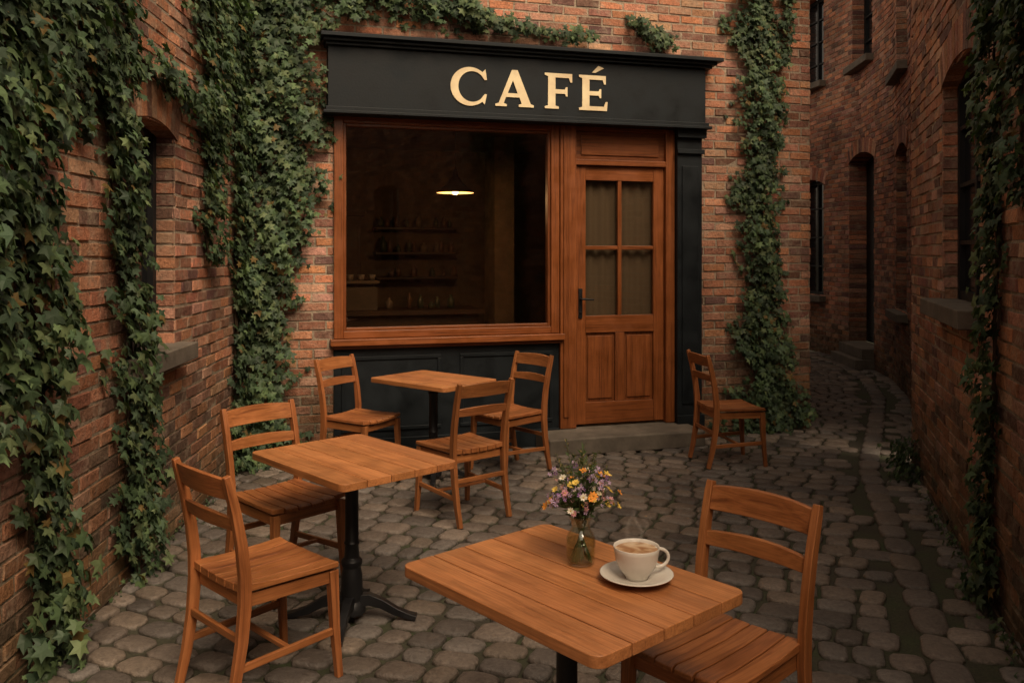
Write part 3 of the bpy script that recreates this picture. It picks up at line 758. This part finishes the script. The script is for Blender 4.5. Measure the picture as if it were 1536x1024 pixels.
vz=empty('flower_vase',(.205,2.585,TZ))
vg=MB(); lathe(vg,[(0,.002),(.034,.002),(.040,.006),(.0435,.02),(.0445,.055),(.043,.080),(.036,.095),(.029,.104),(.027,.114),(.028,.128),(.034,.138),(.0355,.143),(.034,.145),(.0315,.143),(.0255,.128),(.0245,.114),(.0265,.105),(.034,.093),(.0405,.079),(.0418,.055),(.041,.02),(.036,.010),(0,.008)],40)
vg.obj('glass',M_vase,vz)
wt=MB(); lathe(wt,[(0,.009),(.035,.011),(.040,.02),(.0408,.055),(.0398,.074),(0,.074)],32); wt.obj('water',M_water,vz)
sm_=MB(); fl=MB()
def flower(p,dirv,r,col,ctr,npet=6):
    d=Vector(dirv).normalized(); a=d.orthogonal().normalized(); b_=d.cross(a); p=Vector(p)
    for q in range(npet):
        an=2*math.pi*q/npet+R(-.15,.15); ra=a*math.cos(an)+b_*math.sin(an); tb=d.cross(ra); cup=R(.1,.5)
        vs=[p+ra*r*.12,p+ra*r*.55+tb*r*.30+d*r*cup*.5,p+ra*r+tb*r*.12+d*r*cup,p+ra*r-tb*r*.12+d*r*cup,p+ra*r*.55-tb*r*.30+d*r*cup*.5]
        k=R(.8,1.15); fl.add(vs,[(0,1,2,3,4)],tuple(c*k for c in col),[v*80 for v in vs])
    vs=[];fs=[]
    for q in range(6):
        an=2*math.pi*q/6; vs.append(p+(a*math.cos(an)+b_*math.sin(an))*r*.24+d*r*.05)
    vs.append(p+d*r*.28); fs=[(q,(q+1)%6,6) for q in range(6)]; fl.add(vs,fs,ctr,[v*80 for v in vs])
PUR=(.28,.14,.36);LIL=(.45,.32,.52);ORG=(.78,.30,.05);YEL=(.78,.55,.12);WHT=(.70,.64,.54);PNK=(.58,.27,.32);CRM=(.64,.54,.36)
def lf(p,d,l,w,col):
    d=Vector(d).normalized(); a=d.cross(Vector((R(-1,1),R(-1,1),R(-1,1)))).normalized(); p=Vector(p)
    vs=[p,p+d*l*.45+a*w,p+d*l,p+d*l*.45-a*w]; fl.add(vs,[(0,1,2,3)],col,[v*80 for v in vs])
for i in range(105):
    an=R(0,2*math.pi); rad=R(.12,1)**.7*.122; hgt=R(.19,.31)-rad*.4
    kind=i%5
    if kind==4: hgt=R(.27,.365); rad*=.8
    if kind==3: hgt=R(.18,.25); rad=R(.04,.10)
    top=Vector((rad*math.cos(an),rad*math.sin(an),hgt)); nk=Vector((R(-.016,.016),R(-.016,.016),.125)); bt=Vector((-nk.x*1.7+R(-.012,.012),-nk.y*1.7+R(-.012,.012),.014))
    mid=nk.lerp(top,.5)+Vector((0,0,.018))
    pts=[bt,nk,nk.lerp(mid,.5)+Vector((0,0,.006)),mid,top]
    if i%2: pts=pts[1:]
    tube(sm_,pts,[.0013,.0013,.0011,.0010,.0007][:len(pts)],5,cap=False)
    dirv=(top-mid).normalized()+Vector((0,-.25,.35))
    for q in range(7):
        t=R(.15,.95); pp_=nk.lerp(mid,t*2) if t<.5 else mid.lerp(top,t*2-1)
        k=R(.7,1.2); lf(pp_,(math.cos(an)*.5+R(-1,1),math.sin(an)*.5+R(-1,1),R(-.1,1)),R(.014,.032),R(.002,.005),(.07*k,.11*k,.04*k))
    if kind==0: flower(top,dirv,R(.010,.016),random.choice([ORG,YEL,ORG]),(.45,.22,.04),7)
    elif kind==1:
        for q in range(6): flower(top+Vector((R(-.012,.012),R(-.012,.012),R(-.012,.010))),(R(-1,1),R(-1,.4),R(.2,1)),R(.006,.009),random.choice([PUR,LIL,LIL]),(.5,.4,.3),5)
    elif kind==2: flower(top,dirv,R(.009,.013),random.choice([WHT,CRM,PNK,YEL]),(.6,.4,.06),8)
    elif kind==3:
        for q in range(5): flower(top+Vector((R(-.02,.02),R(-.02,.02),R(-.012,.012))),(R(-1,1),R(-1,.4),R(.2,1)),R(.005,.009),random.choice([PNK,WHT,LIL]),(.5,.35,.1),5)
    else:
        for q in range(12):
            t=q/12; pq=mid.lerp(top,.35+t*.65); k=R(.7,1.2); lf(pq+Vector((R(-.003,.003),R(-.003,.003),0)),(R(-1,1),R(-1,1),R(.3,1)),R(.008,.014),.0025,random.choice([(.16*k,.14*k,.06*k),(.11*k,.13*k,.055*k),(.24*k,.18*k,.09*k)]))
sm_.obj('stems',M_stem,vz); fl.obj('wildflowers',M_petal,vz)

# ------------------------------------------------------------ light, world, camera
w=bpy.data.worlds.new('World'); scene.world=w; w.use_nodes=True; nt=w.node_tree; nt.nodes.clear()
out=nt.nodes.new('ShaderNodeOutputWorld'); bg=nt.nodes.new('ShaderNodeBackground'); sky=nt.nodes.new('ShaderNodeTexSky')
sky.sky_type='NISHITA'; sky.sun_disc=False; EL=math.radians(50); AZ=math.radians(150)
sky.sun_elevation=EL; sky.sun_rotation=AZ; sky.dust_density=3; sky.air_density=1.0
hs_=nt.nodes.new('ShaderNodeHueSaturation'); hs_.inputs['Saturation'].default_value=.2
L(nt,sky.outputs[0],hs_.inputs['Color'])
c=mix(nt,1.0,hs_.outputs[0],(1.34,1.08,.80),'MULTIPLY'); L(nt,c,bg.inputs[0]); bg.inputs[1].default_value=.15
L(nt,bg.outputs[0],out.inputs[0])
sd=bpy.data.lights.new('sun','SUN'); sd.energy=2.8; sd.angle=math.radians(35); sd.color=(1,.80,.57)
so=bpy.data.objects.new('sun',sd); scene.collection.objects.link(so)
dirv=Vector((math.sin(AZ)*math.cos(EL),math.cos(AZ)*math.cos(EL),math.sin(EL)))
so.rotation_euler=dirv.to_track_quat('Z','Y').to_euler(); so.location=(0,-3,8)
cd=bpy.data.cameras.new('camera'); cd.sensor_width=36; cd.lens=1300/1536*36; cd.shift_y=-134/1536; cd.clip_end=500; cd.clip_start=.05
cam=bpy.data.objects.new('camera',cd); scene.collection.objects.link(cam); cam.location=(0,0,1.68); cam.rotation_euler=(math.pi/2,0,0)
scene.camera=cam
